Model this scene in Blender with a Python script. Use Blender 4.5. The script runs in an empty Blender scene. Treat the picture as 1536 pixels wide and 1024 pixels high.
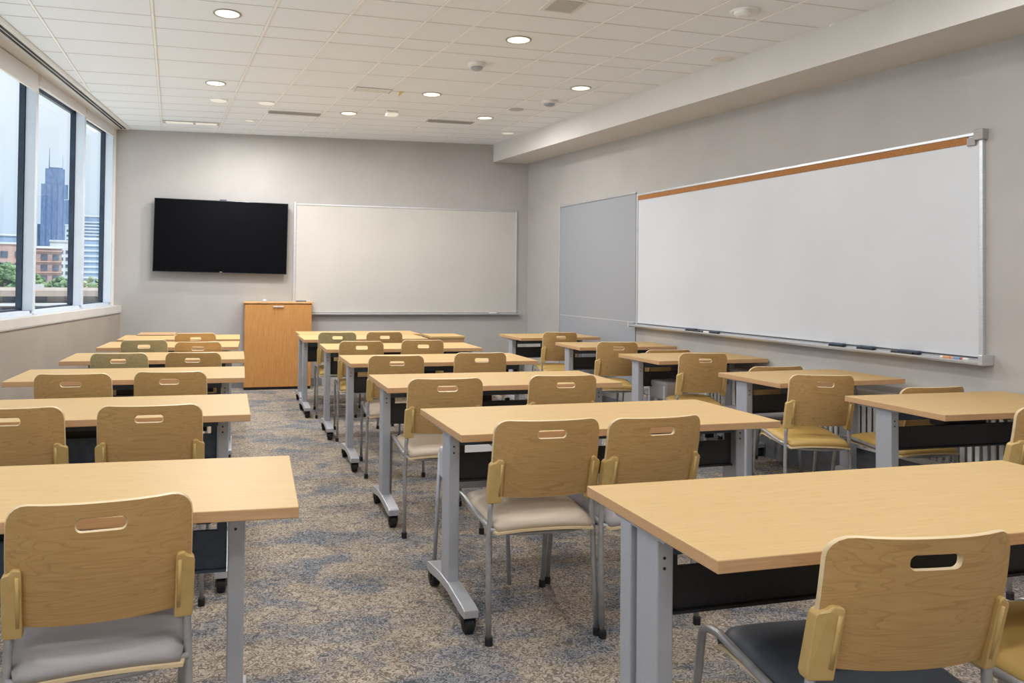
import bpy, bmesh, math, random
from mathutils import Vector, Matrix
random.seed(7)
S = bpy.context.scene
COL = S.collection
PI = math.pi

# ------------------------------------------------------------------ materials
def srgb(r, g, b):
    f = lambda c: (c/255/12.92) if c/255 <= .04045 else ((c/255+.055)/1.055)**2.4
    return (f(r), f(g), f(b), 1)

def base_mat(name, col, rough=.5, metal=0, spec=.5):
    m = bpy.data.materials.new(name); m.use_nodes = True
    n = m.node_tree.nodes; b = n['Principled BSDF']
    b.inputs['Base Color'].default_value = col
    b.inputs['Roughness'].default_value = rough
    b.inputs['Metallic'].default_value = metal
    b.inputs['Specular IOR Level'].default_value = spec
    return m

def N(m, typ, **kw):
    n = m.node_tree.nodes.new(typ)
    for k, v in kw.items(): setattr(n, k, v)
    return n
def L(m, a, b): m.node_tree.links.new(a, b)

def noise_mat(name, c1, c2, scale=(1, 1, 1), nscale=5, detail=4, lo=.35, hi=.65, rough=.5, metal=0, bump=0, dist=0, spec=.5, bscale=None):
    """two tones mixed by stretched noise, optional bump"""
    m = base_mat(name, c1, rough, metal, spec)
    b = m.node_tree.nodes['Principled BSDF']
    tc = N(m, 'ShaderNodeTexCoord'); mp = N(m, 'ShaderNodeMapping')
    mp.inputs['Scale'].default_value = scale
    L(m, tc.outputs['Object'], mp.inputs['Vector'])
    nz = N(m, 'ShaderNodeTexNoise'); nz.inputs['Scale'].default_value = nscale
    nz.inputs['Detail'].default_value = detail; nz.inputs['Distortion'].default_value = dist
    L(m, mp.outputs[0], nz.inputs['Vector'])
    cr = N(m, 'ShaderNodeValToRGB')
    cr.color_ramp.elements[0].position = lo; cr.color_ramp.elements[0].color = c1
    cr.color_ramp.elements[1].position = hi; cr.color_ramp.elements[1].color = c2
    L(m, nz.outputs['Fac'], cr.inputs['Fac']); L(m, cr.outputs[0], b.inputs['Base Color'])
    if bump:
        bp = N(m, 'ShaderNodeBump'); bp.inputs['Strength'].default_value = bump; bp.inputs['Distance'].default_value = .002
        if bscale:
            n2 = N(m, 'ShaderNodeTexNoise'); n2.inputs['Scale'].default_value = bscale; n2.inputs['Detail'].default_value = 3
            L(m, tc.outputs['Object'], n2.inputs['Vector']); L(m, n2.outputs['Fac'], bp.inputs['Height'])
        else: L(m, nz.outputs['Fac'], bp.inputs['Height'])
        L(m, bp.outputs[0], b.inputs['Normal'])
    return m

M = {}
M['wall'] = noise_mat('wall paint', srgb(171, 168, 165), srgb(176, 173, 170), nscale=3, rough=.85, bump=.08, bscale=260)
M['soffit'] = noise_mat('brightened wall paint', srgb(206, 203, 200), srgb(210, 207, 204), nscale=3, rough=.85)  # wall paint with the soffit's brighter light put into its colour
M['wall_low'] = noise_mat('warm wall paint', srgb(160, 150, 140), srgb(165, 155, 145), nscale=3, rough=.85)
M['white_trim'] = noise_mat('white trim paint', srgb(226, 224, 220), srgb(232, 230, 227), nscale=4, rough=.45)
M['sill'] = noise_mat('sill laminate', srgb(206, 202, 198), srgb(212, 208, 204), nscale=4, rough=.35)
M['ceil'] = noise_mat('ceiling tile', srgb(236, 240, 246), srgb(241, 245, 250), nscale=420, detail=2, rough=.9)
M['tbar'] = noise_mat('ceiling grid metal', srgb(252, 252, 252), srgb(254, 254, 254), nscale=8, rough=.4)
M['tgap'] = noise_mat('tile reveal', srgb(200, 197, 194), srgb(206, 203, 200), nscale=8, rough=.8)
M['alu'] = noise_mat('brushed aluminium', srgb(196, 198, 202), srgb(214, 216, 219), scale=(1, 1, 30), nscale=12, rough=.35, metal=.6)
M['win_frame'] = noise_mat('window frame light', srgb(200, 211, 223), srgb(206, 216, 228), nscale=5, rough=.4)
M['win_dark'] = noise_mat('window gasket dark blue', srgb(28, 44, 62), srgb(38, 56, 76), nscale=6, rough=.35)
M['blind'] = noise_mat('blind fabric', srgb(226, 228, 232), srgb(232, 234, 237), scale=(60, 60, 60), nscale=10, rough=.8)
M['slot'] = noise_mat('slot black', srgb(18, 19, 22), srgb(26, 27, 30), nscale=9, rough=.6)
M['metal'] = noise_mat('grey powder coat', srgb(172, 175, 184), srgb(180, 183, 191), nscale=300, detail=2, rough=.42, metal=.25)
M['metal_foot'] = noise_mat('grey cast foot', srgb(182, 184, 190), srgb(190, 192, 198), nscale=200, detail=2, rough=.38, metal=.3)
M['chrome'] = noise_mat('satin chair tube', srgb(158, 157, 158), srgb(172, 171, 172), nscale=30, rough=.3, metal=.35)
M['black'] = noise_mat('black steel panel', srgb(30, 31, 35), srgb(38, 39, 43), nscale=90, rough=.5)
M['slate'] = noise_mat('slate blue panel', srgb(62, 76, 94), srgb(72, 86, 104), nscale=40, rough=.55)
M['rubber'] = noise_mat('black rubber', srgb(20, 20, 22), srgb(30, 30, 32), nscale=60, rough=.6)
M['bracket'] = noise_mat('tan plastic', srgb(190, 158, 98), srgb(198, 167, 108), nscale=25, rough=.42)
M['tv'] = noise_mat('screen black', srgb(5, 5, 9), srgb(6, 6, 11), nscale=3, rough=.35, spec=.08)
M['tv_rim'] = noise_mat('screen rim', srgb(70, 72, 78), srgb(90, 92, 98), nscale=9, rough=.35, metal=.6)
M['board'] = noise_mat('whiteboard enamel', srgb(202, 205, 211), srgb(206, 209, 215), nscale=1.5, rough=.32, spec=.35)
M['board2'] = noise_mat('greyer whiteboard enamel', srgb(190, 187, 182), srgb(195, 192, 187), nscale=1.5, rough=.4, spec=.3)  # greyer, duller tone than the right wall board
M['panel'] = noise_mat('tack panel', srgb(150, 153, 160), srgb(155, 158, 165), nscale=200, rough=.8)
M['cork'] = noise_mat('cork strip', srgb(150, 100, 55), srgb(176, 122, 72), nscale=160, detail=5, rough=.9)
M['rad'] = noise_mat('radiator enamel', srgb(238, 237, 235), srgb(244, 243, 241), nscale=20, rough=.4)
M['rad_base'] = noise_mat('grey base', srgb(120, 122, 127), srgb(130, 132, 137), nscale=20, rough=.7)
M['plastic'] = noise_mat('white device plastic', srgb(224, 222, 218), srgb(232, 230, 227), nscale=20, rough=.4)
M['sensor'] = noise_mat('sensor lens', srgb(150, 154, 162), srgb(162, 166, 174), nscale=30, rough=.3)
M['vent'] = noise_mat('vent grey', srgb(186, 184, 184), srgb(194, 192, 192), nscale=30, rough=.6)
M['vent_dark'] = noise_mat('vent slot shadow grey', srgb(140, 138, 138), srgb(152, 150, 150), nscale=30, rough=.7)
M['yellow'] = noise_mat('yellow tag', srgb(226, 196, 120), srgb(234, 205, 130), nscale=30, rough=.6)
M['red'] = noise_mat('red plastic', srgb(190, 90, 80), srgb(200, 100, 90), nscale=30, rough=.6)
M['orange'] = noise_mat('orange marker', srgb(220, 150, 110), srgb(230, 160, 120), nscale=30, rough=.5)
M['blue'] = noise_mat('blue marker', srgb(110, 150, 190), srgb(120, 160, 200), nscale=30, rough=.5)

def wood(name, c1, c2, c3, scale, nscale, rough=.35, lines=(1, 1, 1), lscale=2, lmix=.4, spec=.4):
    m = base_mat(name, c1, rough, 0, spec); b = m.node_tree.nodes['Principled BSDF']
    tc = N(m, 'ShaderNodeTexCoord'); mp = N(m, 'ShaderNodeMapping'); mp.inputs['Scale'].default_value = scale
    info = N(m, 'ShaderNodeObjectInfo'); ad = N(m, 'ShaderNodeVectorMath', operation='ADD')
    sc = N(m, 'ShaderNodeVectorMath', operation='SCALE'); sc.inputs['Scale'].default_value = 7
    cmb = N(m, 'ShaderNodeCombineXYZ')
    for i in range(3): L(m, info.outputs['Random'], cmb.inputs[i])
    L(m, cmb.outputs[0], sc.inputs[0]); L(m, tc.outputs['Object'], ad.inputs[0]); L(m, sc.outputs[0], ad.inputs[1])
    L(m, ad.outputs[0], mp.inputs['Vector'])
    nz = N(m, 'ShaderNodeTexNoise'); nz.inputs['Scale'].default_value = nscale; nz.inputs['Detail'].default_value = 6; nz.inputs['Roughness'].default_value = .6
    L(m, mp.outputs[0], nz.inputs['Vector'])
    cr = N(m, 'ShaderNodeValToRGB'); cr.color_ramp.elements[0].position = .3; cr.color_ramp.elements[0].color = c1
    cr.color_ramp.elements[1].position = .7; cr.color_ramp.elements[1].color = c2
    L(m, nz.outputs['Fac'], cr.inputs['Fac'])
    mp2 = N(m, 'ShaderNodeMapping'); mp2.inputs['Scale'].default_value = lines; L(m, ad.outputs[0], mp2.inputs['Vector'])
    n2 = N(m, 'ShaderNodeTexNoise'); n2.inputs['Scale'].default_value = lscale; n2.inputs['Detail'].default_value = 2; n2.inputs['Distortion'].default_value = .3
    L(m, mp2.outputs[0], n2.inputs['Vector'])
    mul = N(m, 'ShaderNodeMath', operation='MULTIPLY'); mul.inputs[1].default_value = 22; L(m, n2.outputs['Fac'], mul.inputs[0])
    fr = N(m, 'ShaderNodeMath', operation='FRACT'); L(m, mul.outputs[0], fr.inputs[0])
    r2 = N(m, 'ShaderNodeValToRGB'); e = r2.color_ramp.elements
    e[0].position = 0; e[0].color = (lmix, lmix, lmix, 1); e[1].position = .28; e[1].color = (0, 0, 0, 1)
    L(m, fr.outputs[0], r2.inputs['Fac'])
    mx = N(m, 'ShaderNodeMix', data_type='RGBA'); L(m, r2.outputs[0], mx.inputs['Factor']); L(m, cr.outputs[0], mx.inputs['A']); mx.inputs['B'].default_value = c3
    L(m, mx.outputs['Result'], b.inputs['Base Color'])
    return m
M['maple'] = wood('maple laminate', srgb(192, 160, 108), srgb(201, 170, 119), srgb(180, 146, 96), (2.2, 40, 40), 3, .46, (1.2, 16, 16), 1.3, .35, .25)
M['maple_edge'] = wood('maple edge band', srgb(188, 148, 108), srgb(202, 163, 122), srgb(172, 130, 92), (2, 60, 60), 3, .45, (1, 20, 20), 1.5, .3)
M['ply'] = wood('plywood chair back', srgb(178, 141, 88), srgb(189, 153, 101), srgb(150, 111, 62), (3, 20, 34), 3, .4, (.55, 6, 11), 1.4, .5)
M['ply_green'] = wood('pale plywood chair back', srgb(165, 150, 108), srgb(178, 163, 120), srgb(140, 122, 82), (3, 20, 34), 3, .4, (.8, 6, 8.5), 1.5, .6)
M['ply_edge'] = noise_mat('chair back edge', srgb(206, 184, 146), srgb(216, 195, 158), scale=(1, 1, 8), nscale=6, rough=.4)
M['oak'] = wood('oak veneer', srgb(176, 122, 66), srgb(198, 145, 86), srgb(158, 104, 52), (30, 30, 1.6), 3, .42, (9, 9, .5), 1.6, .35)
M['oak_edge'] = noise_mat('oak edge', srgb(204, 160, 104), srgb(214, 172, 118), scale=(3, 3, 3), nscale=8, rough=.4)

def seat_mat(name, c1, c2):
    return noise_mat(name, c1, c2, nscale=700, detail=2, rough=.5, bump=.15)
M['seat_grey'] = seat_mat('grey seat vinyl', srgb(148, 144, 146), srgb(156, 152, 154))
M['seat_beige'] = seat_mat('beige seat vinyl', srgb(188, 172, 154), srgb(196, 181, 163))
M['seat_dark'] = seat_mat('slate seat tone', srgb(58, 64, 74), srgb(70, 76, 86))  # darker, bluer tone used on single seats
M['seat_mustard'] = seat_mat('mustard seat tone', srgb(190, 156, 88), srgb(198, 166, 98))  # yellower tone used on some seats
M['seat_pale'] = seat_mat('pale grey seat', srgb(186, 186, 192), srgb(194, 194, 200))

# carpet
def carpet():
    m = base_mat('patterned carpet', (1, 1, 1, 1), .95, 0, .1); b = m.node_tree.nodes['Principled BSDF']
    tc = N(m, 'ShaderNodeTexCoord')
    mp = N(m, 'ShaderNodeMapping'); mp.inputs['Scale'].default_value = (1.5, 2.6, 1); mp.inputs['Rotation'].default_value = (0, 0, .1)
    L(m, tc.outputs['Object'], mp.inputs['Vector'])
    n1 = N(m, 'ShaderNodeTexNoise'); n1.inputs['Scale'].default_value = 1.9; n1.inputs['Detail'].default_value = 4; n1.inputs['Distortion'].default_value = .5; n1.inputs['Roughness'].default_value = .6
    L(m, mp.outputs[0], n1.inputs['Vector'])
    r1 = N(m, 'ShaderNodeValToRGB'); r1.color_ramp.elements[0].position = .37; r1.color_ramp.elements[0].color = (0, 0, 0, 1); r1.color_ramp.elements[1].position = .56; r1.color_ramp.elements[1].color = (1, 1, 1, 1)
    L(m, n1.outputs['Fac'], r1.inputs['Fac'])
    # squiggle yarns: ridges of a distorted noise
    n2 = N(m, 'ShaderNodeTexNoise'); n2.inputs['Scale'].default_value = 34; n2.inputs['Detail'].default_value = 1.5; n2.inputs['Distortion'].default_value = 1.6
    L(m, tc.outputs['Object'], n2.inputs['Vector'])
    mu = N(m, 'ShaderNodeMath', operation='MULTIPLY'); mu.inputs[1].default_value = 4.2; L(m, n2.outputs['Fac'], mu.inputs[0])
    pp = N(m, 'ShaderNodeMath', operation='PINGPONG'); pp.inputs[1].default_value = .5; L(m, mu.outputs[0], pp.inputs[0])
    r2 = N(m, 'ShaderNodeValToRGB'); r2.color_ramp.elements[0].position = .10; r2.color_ramp.elements[0].color = (0, 0, 0, 1); r2.color_ramp.elements[1].position = .38; r2.color_ramp.elements[1].color = (1, 1, 1, 1)
    L(m, pp.outputs[0], r2.inputs['Fac'])
    def mixc(fac, a, bb):
        x = N(m, 'ShaderNodeMix', data_type='RGBA'); L(m, fac, x.inputs['Factor'])
        for k, v in (('A', a), ('B', bb)):
            if isinstance(v, tuple): x.inputs[k].default_value = v
            else: L(m, v, x.inputs[k])
        return x.outputs['Result']
    light = mixc(r1.outputs[0], srgb(144, 144, 147), srgb(184, 171, 155))
    dark = mixc(r1.outputs[0], srgb(82, 87, 96), srgb(118, 108, 100))
    c = mixc(r2.outputs[0], dark, light)
    L(m, c, b.inputs['Base Color'])
    bp = N(m, 'ShaderNodeBump'); bp.inputs['Strength'].default_value = .5; bp.inputs['Distance'].default_value = .004
    L(m, r2.outputs[0], bp.inputs['Height']); L(m, bp.outputs[0], b.inputs['Normal'])
    return m
M['carpet'] = carpet()

def glass():
    m = bpy.data.materials.new('window glass'); m.use_nodes = True; nt = m.node_tree
    nt.nodes.remove(nt.nodes['Principled BSDF']); out = nt.nodes['Material Output']
    t = N(m, 'ShaderNodeBsdfTransparent'); t.inputs[0].default_value = (.93, .965, .98, 1)
    g = N(m, 'ShaderNodeBsdfGlossy'); g.inputs['Roughness'].default_value = .02
    lw = N(m, 'ShaderNodeLayerWeight'); lw.inputs[0].default_value = .5
    pw = N(m, 'ShaderNodeMath', operation='POWER'); pw.inputs[1].default_value = 5; L(m, lw.outputs['Facing'], pw.inputs[0])
    pm = N(m, 'ShaderNodeMath', operation='MULTIPLY'); pm.inputs[1].default_value = .5; L(m, pw.outputs[0], pm.inputs[0])
    mx = N(m, 'ShaderNodeMixShader'); L(m, pm.outputs[0], mx.inputs[0]); L(m, t.outputs[0], mx.inputs[1]); L(m, g.outputs[0], mx.inputs[2])
    L(m, mx.outputs[0], out.inputs['Surface'])
    return m
M['glass'] = glass()
def emit(name, col, st):
    m = bpy.data.materials.new(name); m.use_nodes = True; b = m.node_tree.nodes['Principled BSDF']
    b.inputs['Base Color'].default_value = (.8, .8, .8, 1); b.inputs['Emission Color'].default_value = col; b.inputs['Emission Strength'].default_value = st
    # faint procedural mottling of the diffuser
    tc = N(m, 'ShaderNodeTexCoord'); nz = N(m, 'ShaderNodeTexNoise'); nz.inputs['Scale'].default_value = 12; L(m, tc.outputs['Object'], nz.inputs['Vector'])
    r = N(m, 'ShaderNodeValToRGB'); r.color_ramp.elements[0].color = tuple(c*.96 for c in col[:3])+(1,); r.color_ramp.elements[1].color = col
    L(m, nz.outputs['Fac'], r.inputs['Fac']); L(m, r.outputs[0], b.inputs['Emission Color'])
    return m
M['lamp_on'] = emit('lit diffuser', srgb(255, 240, 216), .66)
M['ring'] = noise_mat('lamp trim ring', srgb(150, 146, 142), srgb(160, 156, 152), nscale=20, rough=.4)
M['lamp_dim'] = emit('dim diffuser', srgb(250, 240, 218), .22)

# ------------------------------------------------------------------ mesh helpers
def bx(bm, x0, x1, y0, y1, z0, z1, mi=0, bev=0):
    vs = [bm.verts.new(p) for p in ((x0, y0, z0), (x1, y0, z0), (x1, y1, z0), (x0, y1, z0), (x0, y0, z1), (x1, y0, z1), (x1, y1, z1), (x0, y1, z1))]
    fs = [bm.faces.new([vs[i] for i in q]) for q in ((3, 2, 1, 0), (4, 5, 6, 7), (0, 1, 5, 4), (1, 2, 6, 5), (2, 3, 7, 6), (3, 0, 4, 7))]
    for f in fs: f.material_index = mi
    if bev:
        es = list({e for f in fs for e in f.edges})
        r = bmesh.ops.bevel(bm, geom=es, offset=bev, segments=2, profile=.5, affect='EDGES')
        for f in r['faces']: f.material_index = mi
    return fs

def prism(bm, pts, a0, a1, axis='x', mi=0, bev=0):
    """pts: 2D polygon; extruded along axis"""
    def P(u, v, a): return {'x': (a, u, v), 'y': (u, a, v), 'z': (u, v, a)}[axis]
    A = [bm.verts.new(P(u, v, a0)) for u, v in pts]; B = [bm.verts.new(P(u, v, a1)) for u, v in pts]
    fs = [bm.faces.new(A), bm.faces.new(B[::-1])]
    n = len(pts)
    for i in range(n): fs.append(bm.faces.new([A[i], B[i], B[(i+1) % n], A[(i+1) % n]]))
    for f in fs: f.material_index = mi
    bmesh.ops.recalc_face_normals(bm, faces=fs)
    if bev:
        r = bmesh.ops.bevel(bm, geom=list({e for f in fs for e in f.edges}), offset=bev, segments=2, profile=.5, affect='EDGES')
        for f in r['faces']: f.material_index = mi

def smooth_path(pts, rad=.03, seg=6):
    out = [Vector(pts[0])]
    for i in range(1, len(pts)-1):
        p = Vector(pts[i]); a = Vector(pts[i-1])-p; b = Vector(pts[i+1])-p
        r = min(rad, a.length*.45, b.length*.45)
        A = p+a.normalized()*r; B = p+b.normalized()*r
        for k in range(seg+1):
            t = k/seg; out.append(A*(1-t)**2+p*2*t*(1-t)+B*t*t)
    out.append(Vector(pts[-1])); return out

def tube(bm, pts, r=.011, n=10, mi=0, rad=.03):
    P = smooth_path(pts, rad) if len(pts) > 2 else [Vector(p) for p in pts]
    rings = []; up = None
    for i, p in enumerate(P):
        d = (P[min(i+1, len(P)-1)]-P[max(i-1, 0)]).normalized()
        if up is None:
            up = Vector((0, 0, 1)) if abs(d.z) < .9 else Vector((1, 0, 0))
        s = d.cross(up).normalized(); up = s.cross(d).normalized()
        rings.append([bm.verts.new(p+(s*math.cos(2*PI*k/n)+up*math.sin(2*PI*k/n))*r) for k in range(n)])
    for a, b in zip(rings, rings[1:]):
        for k in range(n):
            f = bm.faces.new([a[k], a[(k+1) % n], b[(k+1) % n], b[k]]); f.smooth = True; f.material_index = mi
    for rg, rev in ((rings[0], False), (rings[-1], True)):
        f = bm.faces.new(rg if rev else rg[::-1]); f.material_index = mi

def lathe(bm, prof, cx=0, cy=0, cz=0, n=32, mi=0, axis='z'):
    rings = []
    for r, z in prof:
        ring = []
        for k in range(n):
            a = 2*PI*k/n; u, v = r*math.cos(a), r*math.sin(a)
            ring.append(bm.verts.new({'z': (cx+u, cy+v, cz+z), 'x': (cx+z, cy+u, cz+v), 'y': (cx+u, cy+z, cz+v)}[axis]))
        rings.append(ring)
    fs = []
    for a, b in zip(rings, rings[1:]):
        for k in range(n): fs.append(bm.faces.new([a[k], a[(k+1) % n], b[(k+1) % n], b[k]]))
    fs.append(bm.faces.new(rings[0][::-1])); fs.append(bm.faces.new(rings[-1]))
    for f in fs: f.material_index = mi
    bmesh.ops.recalc_face_normals(bm, faces=fs)

def obj(name, bm, mats, parent=None, smooth=False):
    me = bpy.data.meshes.new(name); bmesh.ops.recalc_face_normals(bm, faces=bm.faces) if smooth == 'recalc' else None
    bm.to_mesh(me); bm.free()
    for m in (mats if isinstance(mats, (list, tuple)) else [mats]): me.materials.append(M[m] if isinstance(m, str) else m)
    o = bpy.data.objects.new(name, me); COL.objects.link(o)
    if parent: o.parent = parent
    return o
def new(): return bmesh.new()
def boxobj(name, d, mat, parent=None, bev=0):
    bm = new(); bx(bm, *d, bev=bev); return obj(name, bm, mat, parent)
def tag(o, label=None, cat=None, group=None, kind=None):
    if label: o['label'] = label
    if cat: o['category'] = cat
    if group: o['group'] = group
    if kind: o['kind'] = kind
    return o
def thing(name, label, cat, loc=(0, 0, 0), rz=0, group=None):
    o = bpy.data.objects.new(name, None); COL.objects.link(o); o.empty_display_size = .1
    o.location = loc; o.rotation_euler = (0, 0, rz); return tag(o, label, cat, group)
def copy_tree(o, parent=None):
    c = o.copy(); COL.objects.link(c)
    if parent: c.parent = parent
    for ch in list(o.children): copy_tree(ch, c)
    return c

# ------------------------------------------------------------------ room shell
WA = .1336; RA = -.0511; BA = -.0104
def xl(y): return -2.5545+math.tan(WA)*y
def xr(y): return 4.3226+math.tan(RA)*y
def xs(y): return 3.836+math.tan(RA)*y          # face of the soffit
YB = 9.49                                       # back wall
YF = -2.2                                       # wall behind the camera
def zc(x, y):
    t = (x-xl(y))/(xs(y)-xl(y)); zl = 3.035-.01*(y-9.47); zr = 3.094+.028*(y-9.46)
    return zl+(zr-zl)*t
def zsof(y): return 2.866+.0295*(y-9.46)
def yb(x): return YB+math.tan(BA)*x

def struct(name, bm, mat, parent=None, label=None):
    o = obj(name, bm, mat, parent)
    if not parent: o['kind'] = 'structure'
    if label: o['label'] = label
    return o

bm = new(); bx(bm, -3.2, 4.8, YF-.2, YB+.35, -.1, 0)
struct('floor', bm, 'carpet', label='patterned carpet floor in blue grey and tan')

# ceiling surface (gently warped plane) with thickness
bm = new(); NX, NY = 12, 24; g = []
for j in range(NY+1):
    y = YF-.15+(YB+.25-YF+.15)*j/NY
    g.append([bm.verts.new((x, y, zc(x, y))) for x in [xl(y)-.3+(xs(y)+.02-xl(y)+.3)*i/NX for i in range(NX+1)]])
for j in range(NY):
    for i in range(NX): bm.faces.new([g[j][i], g[j+1][i], g[j+1][i+1], g[j][i+1]])
r = bmesh.ops.extrude_face_region(bm, geom=list(bm.faces))
for v in [v for v in r['geom'] if isinstance(v, bmesh.types.BMVert)]: v.co.z += .12
bmesh.ops.recalc_face_normals(bm, faces=bm.faces)
ceil = struct('ceiling', bm, 'ceil', label='suspended ceiling of off white tiles')

def ribbon(bm, pts, w, h, mi=0, off=0.0):
    """flat bar hung under the ceiling along points (x,y)"""
    prev = None
    for i, (x, y) in enumerate(pts):
        a = Vector(pts[max(i-1, 0)]); b = Vector(pts[min(i+1, len(pts)-1)]); d = (b-a).normalized(); nx, ny = -d.y, d.x
        row = []
        for s, dz in ((-1, .002), (1, .002), (1, -h), (-1, -h)):
            X, Y = x+nx*w/2*s+nx*off, y+ny*w/2*s+ny*off
            row.append(bm.verts.new((X, Y, zc(X, Y)+dz)))
        if prev:
            for k in range(4):
                f = bm.faces.new([prev[k], prev[(k+1) % 4], row[(k+1) % 4], row[k]]); f.material_index = mi
        else: bm.faces.new(row).material_index = mi
        prev = row
    bm.faces.new(prev[::-1]).material_index = mi
def seg(a, b, n): return [(a[0]+(b[0]-a[0])*k/n, a[1]+(b[1]-a[1])*k/n) for k in range(n+1)]
longs = [((-1.243, 5.312), (-1.272, 7.75)), ((-0.482, 5.053), (-0.753, 9.369)), ((0.286, 4.783), (-0.124, 9.377)), ((0.783, 4.604), (0.253, 9.368)),
         ((1.28, 4.422), (0.828, 9.387)), ((1.617, 4.297), (1.167, 9.359)), ((2.34, 4.118), (2.042, 9.425)), ((2.798, 4.068), (2.619, 9.428)), ((3.195, 3.762), (3.004, 9.344))]
bm = new()
LX = []
for k, (a, b) in enumerate(longs):
    s = (b[0]-a[0])/(b[1]-a[1]); y0 = YF; y1 = 7.72 if k == 0 else YB-.03
    f = lambda y, a=a, s=s: a[0]+s*(y-a[1])
    LX.append(f)
    ribbon(bm, seg((f(y0), y0), (f(y1), y1), 12), .016, .0035)
    ribbon(bm, seg((f(y0), y0), (f(y1), y1), 12), .003, .002, 1, .0105)
obj('grid_bar', bm, ['tbar', 'tgap'], ceil)
bm = new()
crosses = [9.1, 8.8, 8.5, 8.18, 7.88, 7.55, 7.23, 6.82, 6.29, 5.91, 5.48, 5.23, 4.84, 4.53, 4.2, 3.85, 3.5, 3.16, 2.8, 2.45, 2.1, 1.7, 1.3, .9, .5, .1, -.3, -.7, -1.1, -1.5, -1.9]
def band_x(y): return -1.506+.1076*(y-5.696)    # inner edge of the ceiling strip by the windows
for y in crosses:
    x0 = band_x(y)+.03; x1 = xs(y)-.01
    ribbon(bm, seg((x0, y-.065*(x0-1.5)), (x1, y-.065*(x1-1.5)), 8), .0055, .0018)
obj('tile_joint', bm, 'tgap', ceil)

# walls
def wall_poly(name, pts, mat, thick, label):
    bm = new(); A = [bm.verts.new(p) for p in pts]; f = bm.faces.new(A)
    r = bmesh.ops.extrude_face_region(bm, geom=[f])
    for v in [v for v in r['geom'] if isinstance(v, bmesh.types.BMVert)]: v.co += Vector(thick)
    bmesh.ops.recalc_face_normals(bm, faces=bm.faces)
    return struct(name, bm, mat, label=label)
wall_poly('wall_back', [(-1.29, yb(-1.29), 0), (4.0, yb(4.0), 0), (4.0, yb(4.0), 3.4), (-1.29, yb(-1.29), 3.4)], 'wall', (0, .15, 0), 'grey back wall with screen and whiteboard')
wall_poly('wall_right', [(xr(YF-.1), YF-.1, 0), (xr(YB+.1), YB+.1, 0), (xr(YB+.1), YB+.1, 3.3), (xr(YF-.1), YF-.1, 3.0)], 'wall', (.15, 0, 0), 'grey right wall with the long whiteboard')
wall_poly('wall_rear', [(-3.1, YF, 0), (4.7, YF, 0), (4.7, YF, 3.4), (-3.1, YF, 3.4)], 'white_trim', (0, -.15, 0), 'wall behind the camera')  # unseen wall, white to bounce more light into the room
# soffit along the right wall
bm = new(); prev = None
for y in (YF, YB+.05):
    row = [bm.verts.new(p) for p in ((xs(y), y, zsof(y)), (xr(y)+.02, y, zsof(y)), (xr(y)+.02, y, 3.25), (xs(y), y, 3.25))]
    if prev:
        for k in range(4): bm.faces.new([prev[k], prev[(k+1) % 4], row[(k+1) % 4], row[k]])
    else: bm.faces.new(row)
    prev = row
bm.faces.new(prev[::-1]); bmesh.ops.recalc_face_normals(bm, faces=bm.faces)
struct('trim_1', bm, 'soffit', label='boxed grey soffit along the right wall')

# left wall group frame: s along the wall, n towards the room
LW = Matrix.Translation((-2.5545, 0, 0)) @ Matrix.Rotation(-WA, 4, 'Z')     # local x = into the room, y = along
def on_left(o): o.matrix_world = LW; return o
cw = math.cos(WA)
def sy(y): return y/cw
S0, S1 = sy(YF)-.3, sy(YB)+.12
SILL = .985
bm = new(); bx(bm, -.25, .085, S0, S1, 0, SILL-.085)
on_left(struct('wall_left', bm, 'wall_low', label='low beige wall under the windows'))
bm = new(); bx(bm, -.12, .1, S0, S1-.1, SILL-.08, SILL, bev=.004)
bx(bm, .0, .096, S0, S1-.1, SILL-.086, SILL-.08)
on_left(struct('trim_2', bm, 'sill', label='window sill cap running along the left wall'))
bm = new(); bx(bm, -.25, -.02, S0, S1, 3.06, 3.35)
on_left(struct('trim_3', bm, 'white_trim', label='window head above the glass'))
# end jamb to the back wall
bm = new(); bx(bm, -.088, .012, sy(9.455), sy(9.56), SILL, 3.2, bev=.002)
on_left(struct('trim_4', bm, 'white_trim', label='narrow beige jamb at the end of the windows'))
# windows
mull = [9.45, 8.435, 7.17, 5.90, 4.63, 3.36, 2.09, .82, -.45, -1.72]
for k in range(len(mull)-1):
    far, near = sy(mull[k]), sy(mull[k+1])
    w = bpy.data.objects.new('window_%d' % (k+1), None); COL.objects.link(w); w['kind'] = 'structure'; w['label'] = 'tall fixed window pane with grey mullion'
    on_left(w)
    def P(name, bm, mat):
        o = obj(name, bm, mat, w); return o
    e = .03
    bm = new()
    bx(bm, -.10, -.02, near-e, far+e-.03, SILL, SILL+.035, bev=.003)       # sill frame
    bx(bm, -.02, .0, near-e, far+e-.03, SILL, SILL+.012)
    bx(bm, -.10, -.02, near-e, far+e-.03, 3.0, 3.06)
    bx(bm, -.085, .0, far-e if k else far-.03, far+e-.002 if k else far+.02, SILL+.036, 3.0, bev=.003)           # mullion, room side
    P('window_frame', bm, 'win_frame')
    bm = new()
    a, b = near+e, (far-e if k else far-.03)
    bx(bm, -.135, -.088, b-.012, b+.03, SILL+.037, 3.0)
    bx(bm, -.135, -.088, a-.03, a+.012, SILL+.037, 3.0)
    bx(bm, -.135, -.102, a+.012, b-.012, SILL+.02, SILL+.05)
    bx(bm, -.135, -.102, a+.012, b-.012, 2.965, 3.0)
    P('gasket', bm, 'win_dark')
    bm = new(); bx(bm, -.128, -.122, a-.02, b+.02, SILL+.03, 3.0); P('pane', bm, 'glass')
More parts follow.
